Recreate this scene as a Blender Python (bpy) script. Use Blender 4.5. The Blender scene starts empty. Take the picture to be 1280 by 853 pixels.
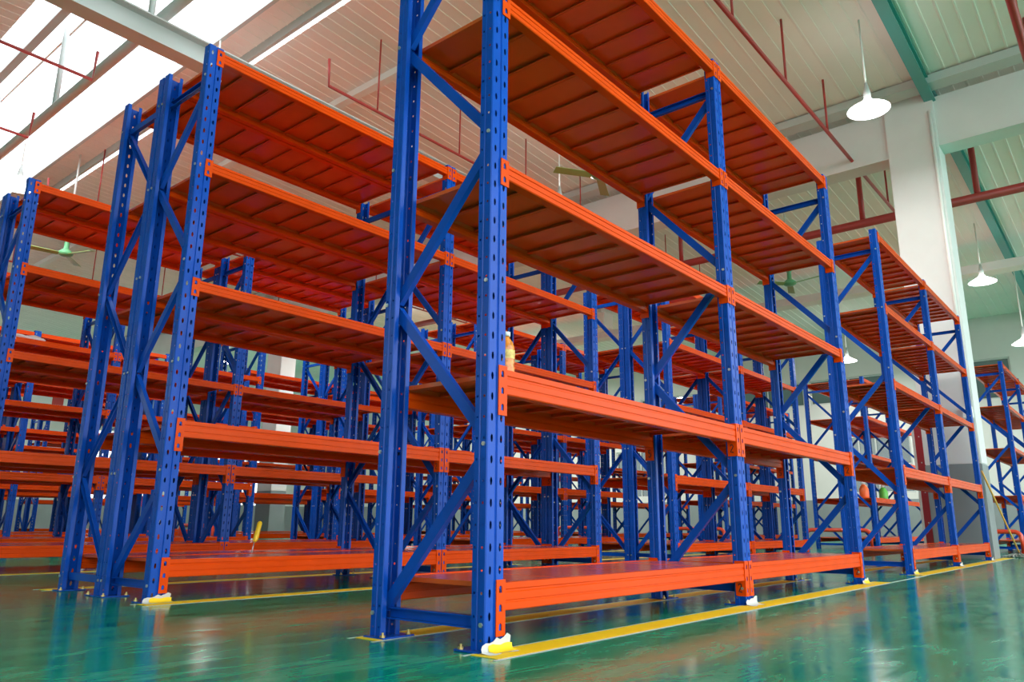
import bpy, bmesh, math, random
from mathutils import Matrix, Vector
random.seed(4)
C = bpy.context.scene.collection
sc = bpy.context.scene

# ------------------------------------------------------------------ camera
cam = bpy.data.cameras.new('camera'); cam_o = bpy.data.objects.new('camera', cam); C.objects.link(cam_o)
cam.sensor_fit = 'HORIZONTAL'; cam.sensor_width = 36.0; cam.lens = 26.77
cam.clip_start = 0.05; cam.clip_end = 200
PITCH, ROLL, YAW = math.radians(13.57), math.radians(0.414), math.radians(-50.245)
fw = Vector((math.sin(-YAW)*math.cos(PITCH), math.cos(YAW)*math.cos(PITCH), math.sin(PITCH)))
rt = Vector((fw.y, -fw.x, 0)).normalized(); up = rt.cross(fw)
r2 = rt*math.cos(ROLL) + up*math.sin(ROLL); u2 = -rt*math.sin(ROLL) + up*math.cos(ROLL)
mw = Matrix.Identity(4)
for i in range(3):
    mw[i][0] = r2[i]; mw[i][1] = u2[i]; mw[i][2] = -fw[i]
mw.translation = Vector((-2.076, -1.840, 0.428))
cam_o.matrix_world = mw
sc.camera = cam_o

# ------------------------------------------------------------------ sky, exposure
w = bpy.data.worlds.new('overcast_sky'); sc.world = w; w.use_nodes = True
bg = w.node_tree.nodes['Background']
bg.inputs['Color'].default_value = (0.93, 0.97, 1.0, 1); bg.inputs['Strength'].default_value = 2.2
vs = sc.view_settings
vs.view_transform = 'Standard'; vs.look = 'None'; vs.exposure = 0.80; vs.gamma = 1.0; vs.use_curve_mapping = False
LAMP_POWER = 85

# ------------------------------------------------------------------ materials
def mat(name, col, rough=0.5, metal=0.0, coat=0.0, emis=None, estr=0.0, noise=0.0, nscale=8.0, bump=0.0, bscale=60.0, spec=0.5):
    m = bpy.data.materials.new(name); m.use_nodes = True
    nt = m.node_tree; b = nt.nodes['Principled BSDF']
    b.inputs['Base Color'].default_value = (*col, 1); b.inputs['Roughness'].default_value = rough
    b.inputs['Metallic'].default_value = metal; b.inputs['Coat Weight'].default_value = coat
    b.inputs['Coat Roughness'].default_value = 0.08; b.inputs['Specular IOR Level'].default_value = spec
    if emis:
        b.inputs['Emission Color'].default_value = (*emis, 1); b.inputs['Emission Strength'].default_value = estr
    if noise or bump:
        tc = nt.nodes.new('ShaderNodeTexCoord')
    if noise:
        n = nt.nodes.new('ShaderNodeTexNoise'); n.inputs['Scale'].default_value = nscale; n.inputs['Detail'].default_value = 5
        nt.links.new(tc.outputs['Object'], n.inputs['Vector'])
        r = nt.nodes.new('ShaderNodeValToRGB')
        lo = tuple(max(0, c*(1-noise)) for c in col); hi = tuple(min(1, c*(1+noise)) for c in col)
        r.color_ramp.elements[0].position = 0.3; r.color_ramp.elements[0].color = (*lo, 1)
        r.color_ramp.elements[1].position = 0.7; r.color_ramp.elements[1].color = (*hi, 1)
        nt.links.new(n.outputs['Fac'], r.inputs['Fac']); nt.links.new(r.outputs['Color'], b.inputs['Base Color'])
    if bump:
        n2 = nt.nodes.new('ShaderNodeTexNoise'); n2.inputs['Scale'].default_value = bscale
        nt.links.new(tc.outputs['Object'], n2.inputs['Vector'])
        bp = nt.nodes.new('ShaderNodeBump'); bp.inputs['Strength'].default_value = bump; bp.inputs['Distance'].default_value = 0.01
        nt.links.new(n2.outputs['Fac'], bp.inputs['Height']); nt.links.new(bp.outputs['Normal'], b.inputs['Normal'])
    return m

M = {}
M['blue'] = mat('blue_powder_coat', (0.004, 0.074, 0.45), 0.22, coat=0.0, noise=0.12, nscale=5, spec=0.18)
M['orange'] = mat('orange_powder_coat', (0.76, 0.069, 0.002), 0.24, coat=0.0, noise=0.06, nscale=6, spec=0.10)
M['deck'] = mat('orange_deck_enamel', (0.78, 0.100, 0.012), 0.20, coat=0.0, noise=0.08, nscale=4, spec=0.4)
M['steel'] = mat('zinc_steel', (0.62, 0.62, 0.60), 0.35, metal=0.9)
M['brass'] = mat('yellow_zinc', (0.55, 0.42, 0.16), 0.4, metal=0.8)
M['black'] = mat('black_marker', (0.012, 0.010, 0.010), 0.7)
M['white'] = mat('white_plaster', (0.74, 0.74, 0.73), 0.8, noise=0.04, nscale=1.5, bump=0.06, bscale=20)
M['wall'] = mat('wall_plaster', (0.68, 0.67, 0.64), 0.85, noise=0.05, nscale=0.8)
M['grey'] = mat('grey_dado_paint', (0.24, 0.27, 0.275), 0.5, noise=0.08, nscale=1.5)
M['roof'] = mat('painted_roof_sheet', (0.88, 0.83, 0.78), 0.5, noise=0.04, nscale=0.7)
M['teal'] = mat('teal_steel', (0.10, 0.33, 0.32), 0.5)
M['lgrey'] = mat('light_grey_steel', (0.55, 0.58, 0.57), 0.5)
M['pipe_red'] = mat('red_sprinkler_pipe', (0.42, 0.035, 0.03), 0.4)
M['guard'] = mat('orange_red_guard', (0.80, 0.06, 0.02), 0.3, coat=0.4)
M['cream'] = mat('white_enamel', (0.85, 0.85, 0.82), 0.4)
M['yellow'] = mat('yellow_tape', (1.0, 0.62, 0.003), 0.6, noise=0.05, nscale=9)
M['tapewhite'] = mat('white_masking_film', (0.58, 0.58, 0.55), 0.55)
M['wood'] = mat('varnished_wood', (0.92, 0.46, 0.09), 0.4, noise=0.12, nscale=12)
M['mop'] = mat('grey_cotton', (0.42, 0.43, 0.40), 0.95, bump=0.6, bscale=80)
M['redboard'] = mat('red_board', (0.45, 0.02, 0.03), 0.35, coat=0.2)
M['fan'] = mat('green_fan_enamel', (0.10, 0.34, 0.16), 0.4)
M['fanblade'] = mat('olive_fan_blade', (0.22, 0.34, 0.10), 0.45)
M['shade'] = mat('glowing_acrylic_shade', (0.9, 0.9, 0.88), 0.4, emis=(1.0, 0.98, 0.95), estr=3.5)
M['glow'] = mat('lamp_glow', (1, 1, 1), 0.5, emis=(1.0, 0.98, 0.93), estr=14)
M['plastic_yellow'] = mat('yellow_plastic', (0.9, 0.62, 0.02), 0.35)
M['labelp'] = mat('yellow_bottle_label', (0.85, 0.55, 0.15), 0.5, noise=0.4, nscale=60)
M['juice'] = mat('orange_drink', (0.80, 0.24, 0.03), 0.15, coat=0.3, noise=0.4, nscale=40)
M['greenp'] = mat('green_plastic', (0.12, 0.6, 0.08), 0.3)
M['orangep'] = mat('orange_plastic', (0.95, 0.17, 0.03), 0.3)
M['bag'] = mat('white_plastic_bag', (0.8, 0.8, 0.8), 0.4)
M['dark'] = mat('dark_rubber', (0.03, 0.03, 0.03), 0.6)
M['frame'] = mat('window_frame_paint', (0.55, 0.57, 0.55), 0.5)
M['sign'] = mat('white_sign_board', (0.85, 0.84, 0.82), 0.6)
M['signred'] = mat('red_sign_print', (0.6, 0.05, 0.05), 0.6)

def thin(name, trans, tcol, fac):
    m = bpy.data.materials.new(name); m.use_nodes = True; nt = m.node_tree
    nt.nodes.remove(nt.nodes['Principled BSDF']); out = nt.nodes['Material Output']
    a = nt.nodes.new('ShaderNodeBsdfTransparent'); a.inputs['Color'].default_value = (*trans, 1)
    t = nt.nodes.new('ShaderNodeBsdfTranslucent'); t.inputs['Color'].default_value = (*tcol, 1)
    g = nt.nodes.new('ShaderNodeBsdfGlossy'); g.inputs['Roughness'].default_value = 0.1
    mx = nt.nodes.new('ShaderNodeMixShader'); mx.inputs[0].default_value = fac
    m2 = nt.nodes.new('ShaderNodeMixShader'); m2.inputs[0].default_value = 0.06
    nt.links.new(a.outputs[0], mx.inputs[1]); nt.links.new(t.outputs[0], mx.inputs[2])
    nt.links.new(mx.outputs[0], m2.inputs[1]); nt.links.new(g.outputs[0], m2.inputs[2]); nt.links.new(m2.outputs[0], out.inputs[0])
    return m
M['rooflight'] = thin('rooflight_polycarbonate', (0.95, 0.97, 0.97), (0.9, 0.92, 0.92), 0.35)
M['frosted'] = thin('frosted_green_glass', (0.10, 0.13, 0.12), (0.16, 0.21, 0.19), 0.6)
M['clear'] = thin('clear_window_glass', (0.85, 0.88, 0.87), (0.5, 0.5, 0.5), 0.1)
M['glass'] = thin('window_glass', (0.26, 0.29, 0.28), (0.5, 0.5, 0.5), 0.1)

# green epoxy floor: worn, streaked, glossy
def floor_mat():
    m = bpy.data.materials.new('green_epoxy_floor'); m.use_nodes = True; nt = m.node_tree; b = nt.nodes['Principled BSDF']
    tc = nt.nodes.new('ShaderNodeTexCoord')
    mp = nt.nodes.new('ShaderNodeMapping'); mp.inputs['Rotation'].default_value = (0, 0, 0.5); mp.inputs['Scale'].default_value = (1.0, 3.4, 1)
    nt.links.new(tc.outputs['Object'], mp.inputs['Vector'])
    n = nt.nodes.new('ShaderNodeTexNoise'); n.inputs['Scale'].default_value = 2.6; n.inputs['Detail'].default_value = 9; n.inputs['Roughness'].default_value = 0.68
    n.inputs['Distortion'].default_value = 0.8
    nt.links.new(mp.outputs[0], n.inputs['Vector'])
    r = nt.nodes.new('ShaderNodeValToRGB'); e = r.color_ramp.elements
    e[0].position = 0.25; e[0].color = (0.002, 0.155, 0.080, 1); e[1].position = 0.86; e[1].color = (0.10, 0.42, 0.27, 1)
    x = r.color_ramp.elements.new(0.50); x.color = (0.003, 0.26, 0.138, 1)
    nt.links.new(n.outputs['Fac'], r.inputs['Fac']); nt.links.new(r.outputs['Color'], b.inputs['Base Color'])
    rr = nt.nodes.new('ShaderNodeMapRange'); rr.inputs['From Min'].default_value = 0.35; rr.inputs['From Max'].default_value = 0.75
    rr.inputs['To Min'].default_value = 0.10; rr.inputs['To Max'].default_value = 0.26
    nt.links.new(n.outputs['Fac'], rr.inputs['Value']); nt.links.new(rr.outputs['Result'], b.inputs['Roughness'])
    n2 = nt.nodes.new('ShaderNodeTexNoise'); n2.inputs['Scale'].default_value = 5; n2.inputs['Detail'].default_value = 4
    nt.links.new(tc.outputs['Object'], n2.inputs['Vector'])
    bp = nt.nodes.new('ShaderNodeBump'); bp.inputs['Strength'].default_value = 0.06; bp.inputs['Distance'].default_value = 0.02
    nt.links.new(n2.outputs['Fac'], bp.inputs['Height']); nt.links.new(bp.outputs['Normal'], b.inputs['Normal'])
    b.inputs['Specular IOR Level'].default_value = 0.13
    return m
M['floor'] = floor_mat()

# ------------------------------------------------------------------ mesh helpers
def mesh(name, bm, m, smooth=False):
    bmesh.ops.recalc_face_normals(bm, faces=bm.faces)
    me = bpy.data.meshes.new(name); bm.to_mesh(me); bm.free(); me.materials.append(M[m])
    if smooth:
        for p in me.polygons: p.use_smooth = True
    return me
def obj(name, me, parent=None, loc=(0,0,0), rot=(0,0,0), **props):
    o = bpy.data.objects.new(name, me); C.objects.link(o); o.location = loc; o.rotation_euler = rot
    if parent: o.parent = parent
    for k, v in props.items(): o[k] = v
    return o
def thing(name, label, cat, loc=(0,0,0), rotz=0, group=None):
    o = obj(name, None, None, loc, (0,0,rotz)); o.empty_display_size = 0.1
    o['label'] = label; o['category'] = cat
    if group: o['group'] = group
    return o
def box(bm, x0, x1, y0, y1, z0, z1):
    v = [bm.verts.new(p) for p in ((x0,y0,z0),(x1,y0,z0),(x1,y1,z0),(x0,y1,z0),(x0,y0,z1),(x1,y0,z1),(x1,y1,z1),(x0,y1,z1))]
    for f in ((0,3,2,1),(4,5,6,7),(0,1,5,4),(1,2,6,5),(2,3,7,6),(3,0,4,7)): bm.faces.new([v[i] for i in f])
def boxm(name, m, x0, x1, y0, y1, z0, z1, bev=0):
    bm = bmesh.new(); box(bm, x0, x1, y0, y1, z0, z1)
    if bev: bmesh.ops.bevel(bm, geom=bm.edges[:], offset=bev, segments=2, affect='EDGES')
    return mesh(name, bm, m)
def extrude(bm, prof, axis, a, b, closed=True, caps=True):
    """prof: 2-D points; axis 'x' -> (y,z) profile, 'y' -> (x,z), 'z' -> (x,y)."""
    def P(t, p):
        return (t, p[0], p[1]) if axis == 'x' else (p[0], t, p[1]) if axis == 'y' else (p[0], p[1], t)
    A = [bm.verts.new(P(a, p)) for p in prof]; B = [bm.verts.new(P(b, p)) for p in prof]
    n = len(prof)
    for i in range(n if closed else n-1):
        j = (i+1) % n; bm.faces.new((A[i], A[j], B[j], B[i]))
    if closed and caps: bm.faces.new(A[::-1]); bm.faces.new(B)
def tube(bm, pts, r, seg=10, caps=True):
    pts = [Vector(p) for p in pts]; rings = []
    for i, p in enumerate(pts):
        d = (pts[min(i+1, len(pts)-1)] - pts[max(i-1, 0)]).normalized()
        u = d.cross(Vector((0,0,1)));
        if u.length < 1e-3: u = d.cross(Vector((1,0,0)))
        u.normalize(); v = d.cross(u)
        rr = r[i] if isinstance(r, (list, tuple)) else r
        rings.append([bm.verts.new(p + u*rr*math.cos(2*math.pi*k/seg) + v*rr*math.sin(2*math.pi*k/seg)) for k in range(seg)])
    for a, b in zip(rings, rings[1:]):
        for k in range(seg): bm.faces.new((a[k], a[(k+1) % seg], b[(k+1) % seg], b[k]))
    if caps: bm.faces.new(rings[0][::-1]); bm.faces.new(rings[-1])
def tubem(name, m, pts, r, seg=10):
    bm = bmesh.new(); tube(bm, pts, r, seg); return mesh(name, bm, m, True)
def lathe(name, m, prof, seg=24):
    bm = bmesh.new(); rings = []
    for r, z in prof: rings.append([bm.verts.new((r*math.cos(2*math.pi*k/seg), r*math.sin(2*math.pi*k/seg), z)) for k in range(seg)])
    for a, b in zip(rings, rings[1:]):
        for k in range(seg): bm.faces.new((a[k], a[(k+1) % seg], b[(k+1) % seg], b[k]))
    return mesh(name, bm, m, True)

# ------------------------------------------------------------------ setting: floor, walls, roof
def roof_z(x): return 7.88 - 0.05*abs(x - 2.2)
XF, YF = 24.6, 34.0           # far walls
XN, YN = -13.0, -8.0          # the roof's near edges (YN side left open, XN side closed by an added wall)
bm = bmesh.new(); box(bm, -40, XF+0.3, -40, YF+0.3, -0.2, 0)
obj('floor', mesh('floor', bm, 'floor'), kind='structure')

# far wall with window openings, one sheet around the openings
WIN = [(-5.5,-3.2,4.2,5.4),(-2.0,0.0,4.2,5.4),(0.95,3.4,4.2,5.45),(4.3,6.9,4.5,5.35),(7.1,9.7,4.5,5.35),(11,13.6,4.5,5.35),(14.5,17.1,4.5,5.35),
       (3.9,6.0,1.5,3.3),(8.4,10.6,1.5,3.3),(12.6,14.8,1.5,3.3),(17,19.2,1.5,3.3)]
def wall_with_holes(name, m, x, z0, z1, ya, yb, wins):
    ys = sorted({ya, yb, *[v for q in wins for v in q[:2]]}); zs = sorted({z0, z1, *[min(max(v, z0), z1) for q in wins for v in q[2:]]})
    bm = bmesh.new()
    for y0, y1 in zip(ys, ys[1:]):
        for a, b in zip(zs, zs[1:]):
            cy, cz = (y0+y1)/2, (a+b)/2
            if any(q[0] < cy < q[1] and q[2] < cz < q[3] for q in wins): continue
            v = [bm.verts.new(p) for p in ((x,y0,a),(x,y1,a),(x,y1,b),(x,y0,b))]
            bm.faces.new(v)
    bmesh.ops.remove_doubles(bm, verts=bm.verts, dist=1e-4)
    ext = bmesh.ops.extrude_face_region(bm, geom=bm.faces[:])
    bmesh.ops.translate(bm, verts=[g for g in ext['geom'] if isinstance(g, bmesh.types.BMVert)], vec=(0.25,0,0))
    return mesh(name, bm, m)
obj('wall_right', wall_with_holes('wall_right', 'wall', XF, 1.3, 6.78, YN-4, YF, WIN), kind='structure')
obj('baseboard_right', boxm('baseboard_right', 'grey', XF-0.01, XF+0.25, YN-4, YF, 0, 1.3), kind='structure')
ADDED_BACKW = [(-9, -4), (-2.5, 2.5), (4.5, 9.0), (11, 15.5), (17.5, 22)]  # back wall windows, added to light the dark far left of the hall
bm = bmesh.new(); xs = [XN] + [v for q in ADDED_BACKW for v in q] + [XF]
for k in range(0, len(xs), 2): box(bm, xs[k], xs[k+1], YF, YF+0.25, 1.3, 4.4)
prof = [(XN,4.4),(XF,4.4),(XF,roof_z(XF)),(2.2,roof_z(2.2)),(XN,roof_z(XN))]
extrude(bm, prof, 'y', YF, YF+0.25); obj('wall_back', mesh('wall_back', bm, 'wall'), kind='structure')
for i, (x0, x1) in enumerate(ADDED_BACKW):
    root = obj(f'window_{30+i}', boxm('window_pane', 'clear', x0, x1, YF+0.1, YF+0.11, 1.3, 4.4), kind='structure')
    for k in range(5): xx = x0+(x1-x0-0.06)*k/4; obj('mullion', boxm('mullion', 'frame', xx, xx+0.06, YF+0.05, YF+0.16, 1.3, 4.4), root)
    obj('mullion', boxm('mullion', 'frame', x0, x1, YF+0.06, YF+0.15, 2.8, 2.86), root)

ADDED_CLER = [(2+5.2*k, 6.4+5.2*k, 4.4, 6.7) for k in range(6)]  # unseen high windows, added to brighten the roof and upper decks
obj('wall_left', wall_with_holes('wall_left', 'wall', XN-0.25, 0, roof_z(XN), YN, YF, ADDED_CLER), kind='structure')  # out-of-view wall, added to cut the light coming along the rows
for i, (y0, y1, z0, z1) in enumerate(ADDED_CLER):
    root = obj(f'window_{20+i}', boxm('window_pane', 'clear', XN-0.15, XN-0.14, y0, y1, z0, z1), kind='structure')
    for k in range(5): yy = y0+(y1-y0-0.06)*k/4; obj('mullion', boxm('mullion', 'frame', XN-0.2, XN-0.09, yy, yy+0.06, z0, z1), root)
obj('baseboard_back', boxm('baseboard_back', 'grey', XN, XF, YF-0.01, YF+0.25, 0, 1.3), kind='structure')
for i, (y0, y1, z0, z1) in enumerate(WIN):
    up_ = z0 > 4
    root = obj(f'window_{i+1}', boxm('window_pane', 'frosted' if up_ else 'glass', XF+0.10, XF+0.112, y0, y1, z0, z1), kind='structure')
    for a in (y0, y1-0.05): obj('window_frame', boxm('window_frame', 'frame', XF+0.05, XF+0.16, a, a+0.05, z0, z1), root)
    for a in (z0, z1-0.05): obj('window_frame', boxm('window_frame', 'frame', XF+0.05, XF+0.16, y0+0.05, y1-0.05, a, a+0.05), root)
    n = 2 if up_ else 4
    for k in range(1, n): yy = y0+(y1-y0)*k/n; obj('mullion', boxm('mullion', 'frame', XF+0.06, XF+0.15, yy-0.02, yy+0.02, z0+0.05, z1-0.05), root)
    if not up_: obj('mullion', boxm('mullion', 'frame', XF+0.065, XF+0.145, y0+0.05, y1-0.05, 2.38, 2.42), root)

# roof: ribbed sheets, each its own piece of the ceiling
ceil = obj('ceiling', None, kind='structure')
def sheet_mesh(name, x0, x1, wdt=0.84, n=4):
    bm = bmesh.new(); prof = []; p = wdt/n
    for k in range(n):
        a = k*p; prof += [(a, 0), (a+p-0.034, 0), (a+p-0.028, -0.009), (a+p-0.006, -0.009)]
    prof.append((wdt+0.02, 0.004))
    A = [bm.verts.new((x0, y, roof_z(x0)+z)) for y, z in prof]; B = [bm.verts.new((x1, y, roof_z(x1)+z)) for y, z in prof]
    for i in range(len(prof)-1): bm.faces.new((A[i], A[i+1], B[i+1], B[i]))
    return mesh(name, bm, 'roof')
s_right = sheet_mesh('roof_sheet', 3.76, XF+0.3); s_left = sheet_mesh('roof_sheet', XN, 0.87); s_curb = sheet_mesh('roof_sheet', 3.02, 3.56)
ny = int((YF-YN)/0.84)+1
for k in range(ny):
    y = YN + k*0.84
    for s in (s_right, s_left, s_curb): obj('roof_sheet', s, ceil, (0, y, random.uniform(-0.001, 0.001)))
# rooflight glazing between the sheets, in lengths of 2.5 m
for x0, x1 in ((0.87,1.16),(1.24,3.02),(3.56,3.76)):
    for k in range(17):
        y0 = YN + k*2.5; y1 = min(y0+2.49, YF)
        bm = bmesh.new(); pts = [x0] + ([2.2] if x0 < 2.2 < x1 else []) + [x1]
        A = [bm.verts.new((x, y0, roof_z(x)+0.03)) for x in pts]; B = [bm.verts.new((x, y1, roof_z(x)+0.03)) for x in pts]
        for i in range(len(pts)-1): bm.faces.new((A[i], A[i+1], B[i+1], B[i]))
        obj('rooflight_pane', mesh('rooflight_pane', bm, 'rooflight'), ceil)
def beam_y(name, m, x0, x1, z0, z1, y0=YN, y1=YF): return obj(name, boxm(name, m, x0, x1, y0, y1, z0, z1), kind='structure')
beam_y('trim_1', 'lgrey', 1.14, 1.26, 7.70, 7.85); beam_y('trim_13', 'cream', 1.50, 1.53, 7.80, 7.84)          # purlins that carry the rooflight
beam_y('trim_2', 'lgrey', 2.98, 3.04, 7.70, 7.86)
beam_y('trim_3', 'lgrey', 3.52, 3.58, 7.66, 7.83)
beam_y('trim_4', 'cream', 5.20, 5.34, 7.60, 7.72)
beam_y('trim_5', 'lgrey', 10.42, 10.72, 7.30, 7.44)         # gutter above the concrete beam
beam_y('trim_6', 'white', 10.86, 11.26, 6.40, 7.26)         # concrete beam
beam_y('trim_7', 'white', 18.0, 18.45, 6.28, 6.48)          # white duct along the next column line
def column(name, x, y):
    o = obj(name, boxm(name, 'white', x, x+0.52, y, y+0.74, 1.34, 7.42, 0.01), kind='structure')
    obj('column_base', boxm('column_base', 'grey', x-0.003, x+0.523, y-0.003, y+0.743, 0, 1.34, 0.01), o)
    return o
column('column', 10.8, 0.03); column('column', 10.8, 17.95)
obj('trim_8', tubem('conduit', 'cream', [(10.775, 0.09, 2.1), (10.775, 0.09, 7.0)], 0.025), kind='structure')
obj('trim_9', boxm('conduit_box', 'cream', 10.70, 10.8, 0.05, 0.17, 2.0, 2.16), kind='structure')
# tie beam (I section) under the rooflight and teal rafter
def ibeam(name, m, y, z0, z1, x0, x1, fl, t=0.02, slope=False):
    bm = bmesh.new(); h = fl/2
    prof = [(y-h,z0),(y+h,z0),(y+h,z0+t),(y+t/2,z0+t),(y+t/2,z1-t),(y+h,z1-t),(y+h,z1),(y-h,z1),(y-h,z1-t),(y-t/2,z1-t),(y-t/2,z0+t),(y-h,z0+t)]
    extrude(bm, prof, 'x', x0, x1)
    if slope:
        for v in bm.verts: v.co.z += roof_z(v.co.x) - 7.88
    return obj(name, mesh(name, bm, m), kind='structure')
ibeam('trim_10', 'lgrey', 6.48, 5.88, 6.20, XN, 10.8, 0.24)
ibeam('trim_11', 'teal', 0.07, 7.62, 7.83, 3.8, XF, 0.16, slope=True)
# suspended pipes
def hung_pipe(label, m, pts, r, hang, cat='pipe', group=None):
    t = thing('sprinkler_pipe', label, cat, (0,0,0), 0, group)
    obj('pipe_run', tubem('pipe_run', m, pts, r, 8), t)
    for (x, y, z) in hang: obj('hanger', tubem('hanger', m, [(x, y, z), (x, y, roof_z(x)-0.02)], max(0.012, r*0.6), 6), t)
def run_x(y, z, x0, x1, label, r=0.022, step=1.8, m='pipe_red'):
    pts = [(x0, y, z), (x1, y, z), (x1+0.02, y, z+0.42)] if x0 < 0 else [(x0-0.02, y, z+0.42), (x0, y, z), (x1, y, z)]
    hung_pipe(label, m, pts, r, [(x0 + 0.9 + k*step, y, z) for k in range(int((x1-x0-0.9)/step)+1)], group='red sprinkler pipes')
run_x(1.35, 6.55, 1.5, 17.5, 'thin red sprinkler pipe above the nearest rack, running towards the white column', 0.03)
run_x(-1.38, 6.3, 3.5, 17.5, 'thick red pipe crossing the upper right corner of the picture', 0.05)
run_x(6.4, 6.5, 3.7, 17.5, 'thin red pipe seen between the blue posts, over the second rack row')
run_x(8.0, 6.0, -12, 1.2, 'thin red pipe under the rooflight, nearer the tie beam')
run_x(10.35, 6.0, -12, 1.25, 'thin red pipe under the rooflight, farther from the tie beam')
run_x(13.6, 6.4, 2.6, 17.5, 'thin red pipe under the far ceiling behind the third rack row')
run_x(18.2, 6.4, 2.6, 17.5, 'thin red pipe under the far ceiling near the back wall')
hung_pipe('thick dark red main pipe crossing the ceiling beyond the white column', 'pipe_red', [(12.6, -6, 6.05), (12.6, 18, 6.05)], 0.085,
          [(12.6, -4+1.9*k, 6.05) for k in range(12)])
hung_pipe('thick grey pipe crossing under the bright rooflight above the tie beam', 'lgrey', [(1.42, YN+1, 6.42), (1.42, YF-1, 6.42)], 0.07,
          [(1.42, -5+3.0*k, 6.42) for k in range(9)])

# ------------------------------------------------------------------ pallet racks
PW, PD, PH, DEP, PITCHZ = 0.10, 0.066, 3.44, 0.60, 0.0775
LEV = (0.226, 1.003, 1.856, 2.636, 3.411)
NODES = (0.09, 0.715, 1.34, 1.97, 2.595, 3.22)
def post_mesh():
    """open steel channel with slotted front and drilled sides, origin at the front left corner"""
    bm = bmesh.new(); nz = int(PH/PITCHZ)
    zs = [k*PITCHZ for k in range(nz)] + [PH]
    def plain(p, q):
        for z0, z1 in zip(zs, zs[1:]):
            bm.faces.new([bm.verts.new((*a, z)) for a, z in ((p,z0),(q,z0),(q,z1),(p,z1))])
    def holed(p, q, hw, hh, c=0.5):
        p, q = Vector((*p, 0)), Vector((*q, 0)); L = (q-p).length; d = (q-p)/L
        for z0, z1 in zip(zs, zs[1:]):
            zm = (z0+z1)/2; sm = L*c
            out = [(0,z0),(sm,z0),(L,z0),(L,zm),(L,z1),(sm,z1),(0,z1),(0,zm)]
            inn = [(sm-hw*.7,zm-hh*.75),(sm,zm-hh),(sm+hw*.7,zm-hh*.75),(sm+hw,zm),(sm+hw*.7,zm+hh*.75),(sm,zm+hh),(sm-hw*.7,zm+hh*.75),(sm-hw,zm)]
            vo = [bm.verts.new((*(p+d*s)[:2], z)) for s, z in out]; vi = [bm.verts.new((*(p+d*s)[:2], z)) for s, z in inn]
            for k in range(8): bm.faces.new((vo[k], vo[(k+1) % 8], vi[(k+1) % 8], vi[k]))
    w_ = PW
    plain((0.024, PD), (0.003, PD)); plain((0.003, PD), (0, PD-0.003))
    holed((0, PD-0.003), (0, 0.040), 0.0045, 0.005); plain((0, 0.040), (0.003, 0.037)); plain((0.003, 0.037), (0.003, 0.034)); plain((0.003, 0.034), (0, 0.031))
    holed((0, 0.031), (0, 0.004), 0.0045, 0.005); plain((0, 0.004), (0.004, 0))
    holed((0.004, 0), (0.042, 0), 0.0065, 0.015, 0.52); plain((0.042, 0), (0.046, 0.006)); plain((0.046, 0.006), (0.054, 0.006)); plain((0.054, 0.006), (0.058, 0))
    holed((0.058, 0), (w_-0.004, 0), 0.0065, 0.015, 0.48); plain((w_-0.004, 0), (w_, 0.004))
    holed((w_, 0.004), (w_, 0.031), 0.0045, 0.005); plain((w_, 0.031), (w_-0.003, 0.034)); plain((w_-0.003, 0.034), (w_-0.003, 0.037)); plain((w_-0.003, 0.037), (w_, 0.040))
    holed((w_, 0.040), (w_, PD-0.003), 0.0045, 0.005); plain((w_, PD-0.003), (w_-0.003, PD)); plain((w_-0.003, PD), (w_-0.024, PD))
    bmesh.ops.remove_doubles(bm, verts=bm.verts, dist=2e-4)
    return mesh('post', bm, 'blue')
ME = {'post': post_mesh()}
bm = bmesh.new(); box(bm, -0.03, PW+0.03, 0.0, PD+0.05, 0.001, 0.007); ME['plate'] = mesh('base_plate', bm, 'blue')
bm = bmesh.new(); tube(bm, [(0,0,0.007),(0,0,0.014),(0,0,0.0141),(0,0,0.024)], [0.011,0.011,0.005,0.005], 6)
ME['anchor'] = mesh('anchor_bolt', bm, 'brass')
bm = bmesh.new()
for k, z in enumerate(NODES):
    for x, s in ((0, -1), (PW, 1)): tube(bm, [(x, 0.016, z), (x+s*0.006, 0.016, z)], 0.0085, 6)
ME['bolt'] = mesh('bolt', bm, 'steel')
def chan(p, q, wdt=0.044, dep=0.026, flip=1):
    """C channel from p to q in the frame's Y-Z plane, open towards -X"""
    p, q = Vector(p), Vector(q); d = (q-p).normalized(); nrm = Vector((0, -d.z, d.y)); h = wdt/2; t = 0.0025
    x0 = PW/2 - dep/2; x1 = x0+dep
    prof = [(x0,h),(x1,h),(x1,-h),(x0,-h),(x0,-h+t*2),(x1-t,-h+t*2),(x1-t,h-t*2),(x0,h-t*2)]
    if flip < 0: prof = [(PW-x, y) for x, y in prof]
    bm = bmesh.new()
    A = [bm.verts.new((x, *(p+nrm*y)[1:])) for x, y in prof]; B = [bm.verts.new((x, *(q+nrm*y)[1:])) for x, y in prof]
    n = len(prof)
    for i in range(n): bm.faces.new((A[i], A[(i+1) % n], B[(i+1) % n], B[i]))
    bm.faces.new(A[::-1]); bm.faces.new(B)
    return mesh('brace', bm, 'blue')
yf, yr = 0.022, DEP-0.022
BR = [chan((0, yf+.03, NODES[0]), (0, yr-.03, NODES[0]))]
for k in range(5):
    a, b = (yr, yf) if k % 2 == 0 else (yf, yr)
    s = 0.012 if a > b else -0.012
    BR.append(chan((0, a-s, NODES[k]+0.02), (0, b+s, NODES[k+1]-0.02), flip=-1))
BR.append(chan((0, yf+.03, NODES[5]), (0, yr-.03, NODES[5])))
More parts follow.
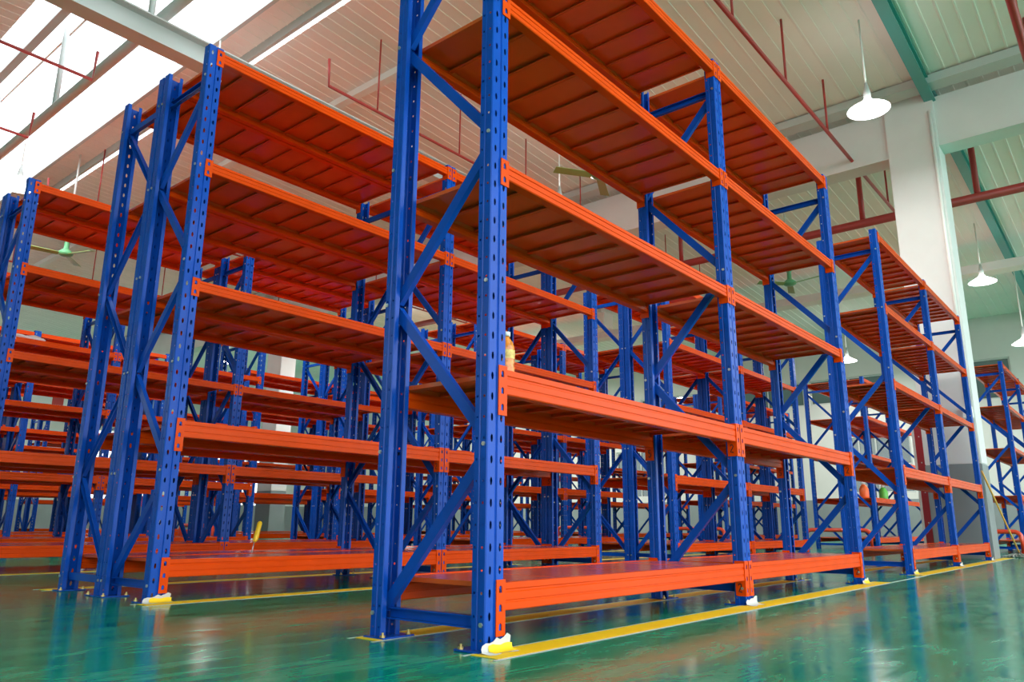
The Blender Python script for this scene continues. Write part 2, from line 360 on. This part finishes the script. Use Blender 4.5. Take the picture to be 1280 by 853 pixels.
def beam_mesh(L, h):
    g = 0.004
    prof = [(0.0,0),(0.0,-h*.22),(g,-h*.26),(g,-h*.32),(0,-h*.36),(0,-h*.62),(g*.7,-h*.65),(g*.7,-h*.70),(0,-h*.73),(0,-h+.004),(0.004,-h),(0.046,-h),(0.05,-h+.004),(0.05,-h*.68),(0.046,-h*.66),(0.046,-h*.6),(0.05,-h*.58),(0.05,-0.034),(0.036,-0.034),(0.036,0)]
    bm = bmesh.new(); extrude(bm, prof, 'x', 0.004, L-PW-0.004); return mesh('beam', bm, 'orange')
def conn_mesh(hh, n, sgn, top=0.012):
    """L shaped beam connector: drilled front leg over the post face, side leg along the post"""
    bm = bmesh.new(); y0 = -0.005
    xa, xb = -0.045, 0.004
    zs = [top - hh*k/n for k in range(n+1)]
    for za, zb in zip(zs[1:], zs):
        zm = (za+zb)/2; xm = (xa+xb)/2 - 0.002; hw, hz = 0.008, 0.013
        out = [(xa,za),(xm,za),(xb,za),(xb,zm),(xb,zb),(xm,zb),(xa,zb),(xa,zm)]
        inn = [(xm-hw,zm-hz),(xm,zm-hz),(xm+hw,zm-hz),(xm+hw,zm),(xm+hw,zm+hz*.5),(xm,zm+hz),(xm-hw,zm+hz*.5),(xm-hw,zm)]
        vo = [bm.verts.new((x, y0, z)) for x, z in out]; vi = [bm.verts.new((x, y0, z)) for x, z in inn]
        vb = [bm.verts.new((x, y0+0.004, z)) for x, z in inn]
        for k in range(8):
            j = (k+1) % 8; bm.faces.new((vo[k], vo[j], vi[j], vi[k])); bm.faces.new((vi[k], vi[j], vb[j], vb[k]))
    zt, zl = top, top-hh
    def q(*pts): bm.faces.new([bm.verts.new(p) for p in pts])
    q((xa,y0,zl),(xa,y0,zt),(xa,y0+.004,zt),(xa,y0+.004,zl))                        # free edge
    q((xa,y0,zt),(xb,y0,zt),(xb,y0+.004,zt),(xa,y0+.004,zt)); q((xa,y0,zl),(xb,y0,zl),(xb,y0+.004,zl),(xa,y0+.004,zl))
    q((xb,y0,zl),(xb,y0,zt),(xb,0.055,zt),(xb,0.055,zl)); q((0.0008,y0+.004,zl),(0.0008,y0+.004,zt),(0.0008,0.055,zt),(0.0008,0.055,zl))
    q((xb,0.055,zl),(xb,0.055,zt),(0.0008,0.055,zt),(0.0008,0.055,zl))
    q((xb,y0,zt),(xb,0.055,zt),(0.0008,0.055,zt),(0.0008,y0,zt)); q((xb,y0,zl),(xb,0.055,zl),(0.0008,0.055,zl),(0.0008,y0,zl))
    bmesh.ops.remove_doubles(bm, verts=bm.verts, dist=1e-4)
    if sgn < 0:
        for v in bm.verts: v.co.x = -v.co.x
    return mesh('connector', bm, 'orange')
for s in (1, -1):
    ME['ct', s] = conn_mesh(0.19, 3, s); ME['cs', s] = conn_mesh(0.115, 2, s)
def panel_mesh(wd, y0=0.037, y1=DEP-0.037, t=0.020):
    bm = bmesh.new(); e = 0.0012
    prof = [(e+.012,-t),(e,-t),(e,-.002),(wd-e,-.002),(wd-e,-t),(wd-e-.012,-t)]
    extrude(bm, prof, 'y', y0, y1, closed=False)
    for y in (y0, y1):
        bm.faces.new([bm.verts.new(p) for p in ((e,y,-.002),(wd-e,y,-.002),(wd-e,y,-t),(e,y,-t))])
    bmesh.ops.remove_doubles(bm, verts=bm.verts, dist=1e-5)
    return mesh('deck_panel', bm, 'deck')
def deck_mesh(wd, n, y0=0.037, y1=DEP-0.037, t=0.020):
    bm = bmesh.new(); prof = [(0,-t),(0,-.002)]
    for k in range(1, n): x = k*wd; prof += [(x-.004,-.002),(x-.004,-t*.2),(x-.02,-t),(x+.02,-t),(x+.004,-t*.2),(x+.004,-.002)]
    prof += [(n*wd,-.002),(n*wd,-t)]
    prof2 = [(0,-t),(0,-.002)]
    for k in range(1, n): x = k*wd; prof2 += [(x-.004,-.002),(x-.012,-t),(x+.012,-t),(x+.004,-.002)]
    prof2 += [(n*wd,-.002),(n*wd,-t)]
    extrude(bm, prof2, 'y', y0, y1, closed=False)
    return mesh('deck', bm, 'deck')
def stroke_mesh(lines, wdt=0.006):
    bm = bmesh.new()
    for ln in lines:
        L = [Vector((0, p[0], p[1])) for p in ln]; prev = None
        for i, p in enumerate(L):
            d = (L[min(i+1, len(L)-1)] - L[max(i-1, 0)]).normalized(); n = Vector((0, -d.z, d.y))*wdt/2
            cur = (bm.verts.new(p+n), bm.verts.new(p-n))
            if prev: bm.faces.new((prev[0], cur[0], cur[1], prev[1]))
            prev = cur
    return mesh('painted_number', bm, 'black')
# handwritten 2 and 5 seen from the -X side (+y runs to the picture's left there)
two = [[(0.010,0.016),(0.006,0.024),(-0.004,0.025),(-0.009,0.018),(-0.006,0.008),(0.002,-0.004),(0.009,-0.018),(0.0,-0.017),(-0.010,-0.020)]]
five = [[(-0.008,0.024),(0.007,0.022),(0.008,0.006),(-0.003,0.005),(-0.009,-0.004),(-0.006,-0.016),(0.002,-0.021),(0.009,-0.015)]]
ME['two'] = stroke_mesh(two); ME['five'] = stroke_mesh(five)
RACKS = {}
def rack(label, x, y, L=2.19, rot=False, panels=False, detail=True, numbers=False, bays=2, name='pallet_rack', group='blue and orange pallet racks'):
    key = round(L, 3)
    if ('bt', key) not in ME:
        ME['bt', key] = beam_mesh(L, 0.096); ME['bs', key] = beam_mesh(L, 0.066)
        ME['pn', key] = panel_mesh((L-PW-0.012)/10); ME['dk', key] = deck_mesh((L-PW-0.012)/10, 10)
    loc = (x + bays*L + PW, y + DEP, 0) if rot else (x, y, 0)
    t = thing(name, label, 'rack', loc, math.pi if rot else 0, group)
    for i in range(bays+1):
        X = i*L
        for fr in (0, 1):
            pl, pr_ = ((X, 0, 0), (0,0,0)) if not fr else ((X+PW, DEP, 0), (0,0,math.pi))
            po = obj('post', ME['post'], t, pl, pr_)
            if detail:
                obj('base_plate', ME['plate'], po); obj('anchor_bolt', ME['anchor'], po, (-0.016, PD+0.03, 0)); obj('anchor_bolt', ME['anchor'], po, (PW+0.016, PD+0.03, 0)); obj('bolt', ME['bolt'], po)
        for b in BR: obj('brace', b, t, (X, 0, 0))
    for i in range(bays):
        for lv, z in enumerate(LEV):
            tall = lv < 2
            for fr in (0, 1):
                pl, pr_ = ((i*L+PW, 0, z), (0,0,0)) if not fr else (((i+1)*L, DEP, z), (0,0,math.pi))
                be = obj('beam', ME['bt' if tall else 'bs', key], t, pl, pr_)
                if detail:
                    obj('connector', ME['ct' if tall else 'cs', 1], be); obj('connector', ME['ct' if tall else 'cs', -1], be, (L-PW, 0, 0))
                    if numbers and tall:
                        if fr == 0: obj('painted_number', ME['two'], be, (L-PW-0.0055, 0.028, -0.137))
                        else: obj('painted_number', ME['five'], be, (-0.0055+0.011, 0.028, -0.137), (0,0,math.pi))
            if panels:
                wd = (L-PW-0.012)/10
                for k in range(10): obj('deck_panel', ME['pn', key], t, (i*L+PW+0.006+k*wd, 0, z - random.uniform(0, 0.0015)))
            else:
                obj('deck', ME['dk', key], t, (i*L+PW+0.006, 0, z))
    return t
rack('nearest blue and orange pallet rack, its open end frame standing at the picture centre', 0, 0, panels=True, numbers=True)
rack('blue and orange rack next in line after the nearest one, before the white column', 6.0, 0, L=2.145, numbers=True)
rack('blue and orange rack farthest along the front line, past the white column', 14.3, 0, L=2.145)
ordn = ('first', 'second', 'third', 'fourth', 'fifth', 'sixth', 'seventh', 'eighth', 'ninth')
runs = (('left run', 0.0, 2.19), ('middle run', 6.0, 2.145), ('far run', 14.3, 2.145))
for r_, y in enumerate((2.44, 5.55, 8.66, 11.77, 14.88, 18.8, 21.9, 25.0, 28.1)):
    for g_, (rn, x, L) in enumerate(runs):
        for half in (0, 1):
            if (g_ == 2 and r_ > 4) or (g_ == 1 and r_ > 6): continue
            lab = f'orange and blue rack, {ordn[r_]} double row, {"back" if half else "front"} half, {rn}'
            rack(lab, x, y + half*(DEP+0.013), L, rot=bool(half), panels=(g_ == 0 and r_ < 2), detail=(r_ < 3 and g_ < 2), numbers=(half == 0 and r_ < 2 and g_ < 2))

# ------------------------------------------------------------------ floor marking tape
def strip(x0, x1, y0, wdt=0.125, edge=0.014):
    o = obj('floor_marking', boxm('floor_marking', 'yellow', x0, x1, y0, y0+wdt, 0.0004, 0.0022), kind='structure')
    for a, b in ((y0-edge, y0), (y0+wdt, y0+wdt+edge)):
        obj('marking_edge', boxm('marking_edge', 'tapewhite', x0-0.03, x1+0.03, a, b, 0.0004, 0.0014), o)
for (x0, x1, yy) in ((-0.06, 4.75, -0.115), (5.95, 11.6, -0.10), (-0.06, 4.6, 0.485), (5.95, 10.4, 0.485), (-0.06, 4.7, 2.30), (-0.06, 4.7, 3.66), (5.95, 10.5, 2.30), (5.95, 10.5, 3.66), (-0.06, 4.7, 5.42), (5.95, 10.5, 5.42)):
    strip(x0, x1, yy)
obj('floor_marking', boxm('floor_marking', 'tapewhite', 4.80, 5.92, -0.125, -0.105, 0.0004, 0.0014), kind='structure')
# torn masking film left round the feet of the front posts
def torn(x, y, label, yel=True, s=1.0):
    t = thing('masking_film', label, 'tape', (x, y, 0), 0, 'torn masking film at the rack feet')
    bm = bmesh.new(); n = 9; rows = []
    random.seed(int(x*100)+7)
    for i in range(n):
        a = -0.035 + 0.15*i/(n-1)
        hgt = (0.008 + 0.020*i/(n-1) + 0.004*math.sin(i*2.1) + random.uniform(-.003, .003))*s
        rows.append([bm.verts.new((a, -0.055-0.01*math.sin(i), 0.003)), bm.verts.new((a, -0.020+0.004*math.sin(i*2), 0.006)), bm.verts.new((a+0.004, -0.0135, 0.018)), bm.verts.new((a+0.01, -0.0125, 0.018+hgt))])
    for p, q in zip(rows, rows[1:]):
        for k in range(3): bm.faces.new((p[k], q[k], q[k+1], p[k+1]))
    obj('film', mesh('film', bm, 'tapewhite', True), t)
    if yel:
        bm = bmesh.new(); rows = []
        for i in range(7):
            a = 0.0 + 0.125*i/6
            rows.append([bm.verts.new((a, -0.05, 0.005)), bm.verts.new((a, -0.022, 0.0085)), bm.verts.new((a+0.003, -0.0155, 0.020)), bm.verts.new((a+0.006, -0.0148, 0.026+0.003*math.sin(i*1.7)))])
        for p, q in zip(rows, rows[1:]):
            for k in range(3): bm.faces.new((p[k], q[k], q[k+1], p[k+1]))
        obj('yellow_strip', mesh('yellow_strip', bm, 'yellow', True), t)
torn(0, 0, 'torn white and yellow film at the foot of the nearest front post', s=1.4)
torn(2.19, 0, "torn film at the foot of the nearest rack's middle front post", False)
torn(4.38, 0, "torn film at the foot of the nearest rack's last front post")
torn(6.0, 0, 'torn film at the first front foot of the rack before the white column', True)
torn(8.145, 0, 'torn film at the middle front foot of the rack before the white column', False)
torn(10.29, 0, 'torn film at the last front foot of the rack before the white column', False)
torn(0, 2.44, "torn film at the first front foot of the first double row", True, 1.2)

# ------------------------------------------------------------------ guards, mop, small things
def guard(x, y0, y1, label):
    t = thing('barrier', label, 'barrier', (x, (y0+y1)/2, 0), 0, 'orange pipe guards at the rack ends')
    h = (y1-y0)/2; H = 0.37; r = 0.038; c = 0.10
    pts = [(0,-h,0.008),(0,-h,H-c)] + [(0,-h+c-c*math.cos(a), H-c+c*math.sin(a)) for a in (0.4,0.8,1.2,1.57)] + \
          [(0,h-c+c*math.sin(a), H-c+c*math.cos(a)) for a in (0.0,0.4,0.8,1.2)] + [(0,h,H-c),(0,h,0.008)]
    obj('guard_rail', tubem('guard_rail', 'guard', pts, r, 12), t)
    for s in (-h, h): obj('foot_plate', boxm('foot_plate', 'guard', -0.07, 0.07, s-0.07, s+0.07, 0.0005, 0.008), t)
guard(13.9, 0.04, 0.62, 'orange pipe guard at the picture edge beside the mop handle')
guard(13.9, 2.47, 3.69, 'orange pipe guard past the nearest rack, before the first double row')
guard(13.9, 5.45, 6.70, 'orange pipe guard before the far run of the second double row')
guard(13.9, 8.5, 9.9, 'orange pipe guard before the far run of the third double row')
guard(5.6, 11.75, 12.95, 'orange pipe guard before the middle run of the fourth double row')
def dirpole(p, q): return [tuple(Vector(p).lerp(Vector(q), k/4)) for k in range(5)]
t = thing('mop', 'wooden handled mop leaning against the last post of the rack by the column', 'mop', (12.1, -0.12, 0))
a, b = Vector((12.1, -0.12, 0.05)), Vector((10.37, -0.02, 1.20))
obj('handle', tubem('handle', 'wood', [tuple(Vector(p)-Vector((12.1,-0.12,0))) for p in dirpole(a, b)], 0.013, 8), t)
bm = bmesh.new(); tube(bm, [(0.02,-0.002,0.035),(0.0,0,0.05),(-0.04,0.005,0.081)], [0.03,0.03,0.018], 10); obj('socket', mesh('socket', bm, 'dark', True), t)
bm = bmesh.new(); random.seed(9)
for k in range(46):
    an = random.uniform(0, 6.28); ln = random.uniform(0.10, 0.24)
    tube(bm, [(0,0,0.05),(0.4*ln*math.cos(an),0.4*ln*math.sin(an),0.045),(0.8*ln*math.cos(an+.2),0.8*ln*math.sin(an+.2),0.02),(ln*math.cos(an+.4),ln*math.sin(an+.4),0.009)], 0.008, 5)
obj('mop_strands', mesh('mop_strands', bm, 'mop', True), t, kind='stuff')
# red board standing between the rack end and the column
t = thing('red_board', 'tall dark red board with white edge beside the white column', 'board', (11.05, 0.72, 0))
obj('board_face', boxm('board_face', 'redboard', 0.0, 0.03, 0, 0.20, 0.004, 2.02), t); obj('white_edge', boxm('white_edge', 'cream', -0.002, 0.032, 0.20, 0.235, 0.004, 2.02), t)
bm = bmesh.new()
for z in (0.5, 0.95, 1.4, 1.8):
    for y in (0.06, 0.14): tube(bm, [(0, y, z), (-0.006, y, z)], 0.010, 8)
obj('screw', mesh('screw', bm, 'steel'), t)
# bottle of orange drink on the nearest rack
t = thing('drink_bottle', 'bottle of orange drink on the second deck beside the nearest post', 'bottle', (0.185, 0.07, 1.0015))
obj('bottle_body', lathe('bottle_body', 'juice', [(0.0,0.0),(0.030,0.0),(0.034,0.006),(0.034,0.03),(0.031,0.04),(0.034,0.05),(0.034,0.11),(0.026,0.135),(0.014,0.150),(0.013,0.158),(0,0.158)]), t)
obj('bottle_cap', lathe('bottle_cap', 'cream', [(0,0.158),(0.016,0.158),(0.016,0.176),(0,0.176)]), t)
obj('bottle_label', lathe('bottle_label', 'labelp', [(0.0345,0.065),(0.0345,0.10)]), t)
def bottle(x, y, z, m, lab):
    t = thing('plastic_bottle', lab, 'bottle', (x, y, z))
    obj('bottle_body', lathe('bottle_body', m, [(0,0),(0.085,0),(0.09,0.02),(0.09,0.19),(0.05,0.26),(0.03,0.28),(0,0.28)]), t)
    obj('bottle_cap', lathe('bottle_cap', 'cream', [(0,0.28),(0.035,0.28),(0.035,0.32),(0,0.32)]), t)
bottle(14.75, 2.75, 1.003, 'orangep', 'orange plastic bottle with white cap on a deck of the far rack')
bottle(16.2, 2.75, 1.003, 'greenp', 'bright green plastic bottle on a deck of the far rack')
# paint roller left on the deck of the first double row
t = thing('paint_roller', 'yellow handled paint roller leaning on the bottom deck of the first double row', 'roller', (0.93, 2.95, 0.2265))
obj('roller_rod', tubem('roller_rod', 'steel', [(0,0,0.004),(0.02,0.01,0.075)], 0.004, 6), t)
obj('roller_handle', tubem('roller_handle', 'plastic_yellow', [(0.02,0.01,0.075),(0.03,0.014,0.09),(0.06,0.025,0.20),(0.064,0.027,0.21)], [0.010,0.017,0.017,0.011], 10), t)
bm = bmesh.new(); bmesh.ops.create_icosphere(bm, subdivisions=3, radius=1)
for v in bm.verts:
    n = math.sin(v.co.x*5+v.co.y*3)*0.18 + math.sin(v.co.y*7+v.co.z*4)*0.12
    v.co = Vector((v.co.x*0.22, v.co.y*0.11, (v.co.z+1)*0.045))*(1+n)
    v.co.z = max(v.co.z, 0)
o = obj('plastic_bag', mesh('plastic_bag', bm, 'bag', True), None, (1.2, 8.95, 2.6365)); o['label'] = 'crumpled white plastic bag on a deck of the third double row'; o['category'] = 'bag'
# white banner on the back wall
t = thing('wall_sign', 'white banner with a red mark and red line of writing on the back wall', 'sign', (7.6, YF-0.02, 4.95))
obj('sign_board', boxm('sign_board', 'sign', 0, 5.6, -0.02, 0.015, 0, 0.95), t)
obj('red_mark', boxm('red_mark', 'signred', 2.6, 3.05, -0.026, -0.021, 0.35, 0.75), t)
bm = bmesh.new(); random.seed(3)
for k in range(9): box(bm, 3.3+k*0.2, 3.43+k*0.2, -0.026, -0.021, 0.42, 0.52+random.uniform(0, 0.1))
obj('sign_lettering', mesh('sign_lettering', bm, 'signred'), t, kind='stuff')

# ------------------------------------------------------------------ lamps and fans
SHADE = lathe('lamp_shade', 'shade', [(0.0,0.16),(0.06,0.16),(0.08,0.125),(0.15,0.085),(0.24,0.03),(0.28,0.0),(0.275,0.0),(0.235,0.024),(0.14,0.075),(0.06,0.11),(0,0.11)])
GLOW = lathe('lamp_bulb', 'glow', [(0,0.010),(0.14,0.014),(0.20,0.026),(0.13,0.06),(0.06,0.09),(0,0.095)])
CAP = lathe('lamp_cap', 'lgrey', [(0,0.16),(0.05,0.16),(0.05,0.26),(0.02,0.42),(0,0.42)])
def lamp(x, y, z, lab, pw=1.0):
    t = thing('pendant_lamp', lab, 'lamp', (x, y, z), 0, 'white high bay lamps')
    obj('lamp_shade', SHADE, t); obj('lamp_bulb', GLOW, t); obj('lamp_cap', CAP, t)
    obj('rod', tubem('rod', 'cream', [(0,0,0.42),(0,0,roof_z(x)-z)], 0.014, 6), t)
    l = bpy.data.lights.new('lamp_light', 'AREA'); l.shape = 'DISK'; l.size = 0.3; l.energy = LAMP_POWER*pw; l.color = (1.0, 0.97, 0.92)
    lo = bpy.data.objects.new('lamp_light', l); C.objects.link(lo); lo.parent = t; lo.location = (0,0,0.005)
lamp(8.5, 0.48, 6.12, 'lit white pendant lamp glaring above the concrete column head', 0.5)
lamp(8.1, 5.55, 5.86, 'lit white pendant lamp between the top deck and the olive fan blades')
lamp(17.0, 0.44, 5.74, 'lit white pendant lamp just past the white column under the white duct')
lamp(20.0, 0.10, 4.85, 'white pendant lamp at the picture edge over the farthest rack')
lamp(22.0, 4.83, 5.36, 'small lit pendant lamp low against the far wall')
lamp(3.0, 8.3, 6.3, 'lit pendant lamp in the glare beside the rooflight')
lamp(2.0, 13.2, 6.3, 'lit pendant lamp in the glare over the left racks')
for i_, (x, y) in enumerate(((14.0, 16.0), (19.5, 14.5), (19.5, 21.0), (12.5, 24.0))):  # extra lamps, added to brighten the dark far parts of the hall
    lamp(x, y, 6.2, ('added pendant lamp past the columns over the fifth row', 'added pendant lamp near the far windows, nearer one',
                     'added pendant lamp near the far windows, farther one', 'added pendant lamp deep in the hall beyond all racks')[i_], 3.0)
def fan(x, y, z, a0, lab):
    t = thing('ceiling_fan', lab, 'fan', (x, y, z), 0, 'green ceiling fans')
    obj('motor', lathe('motor', 'fan', [(0,0.0),(0.07,0.0),(0.13,0.03),(0.14,0.07),(0.09,0.12),(0.05,0.15),(0.045,0.30),(0.06,0.33),(0.0,0.33)]), t)
    obj('down_rod', tubem('down_rod', 'cream', [(0,0,0.33),(0,0,roof_z(x)-z)], 0.02, 8), t)
    for k in range(3):
        a = a0 + k*2.0944
        bm = bmesh.new(); box(bm, 0.12, 0.72, -0.06, 0.06, 0.035, 0.043)
        for v in bm.verts: v.co.z += v.co.y*0.25; v.co.y *= 1 + (v.co.x-0.12)*0.35
        obj('blade', mesh('blade', bm, 'fanblade'), t, (0,0,0), (0,0,a))
fan(7.0, 4.0, 5.58, 2.55, 'olive bladed ceiling fan seen over the second deck of the nearest rack')
fan(13.86, 3.6, 5.5, 0.3, 'green ceiling fan hanging behind the last bay of the nearest rack')
fan(3.3, 14.3, 5.6, 0.9, 'green ceiling fan far off above the left racks')

t = thing('hanging_box', 'small white box hung on a rod beside the white ceiling duct', 'box', (17.7, 10.9, 6.45), 0)
obj('box_body', boxm('box_body', 'cream', -0.25, 0.25, -0.25, 0.25, 0, 0.5, 0.02), t); obj('rod', tubem('rod', 'cream', [(0,0,0.5),(0,0,roof_z(17.7)-6.45)], 0.03, 6), t)
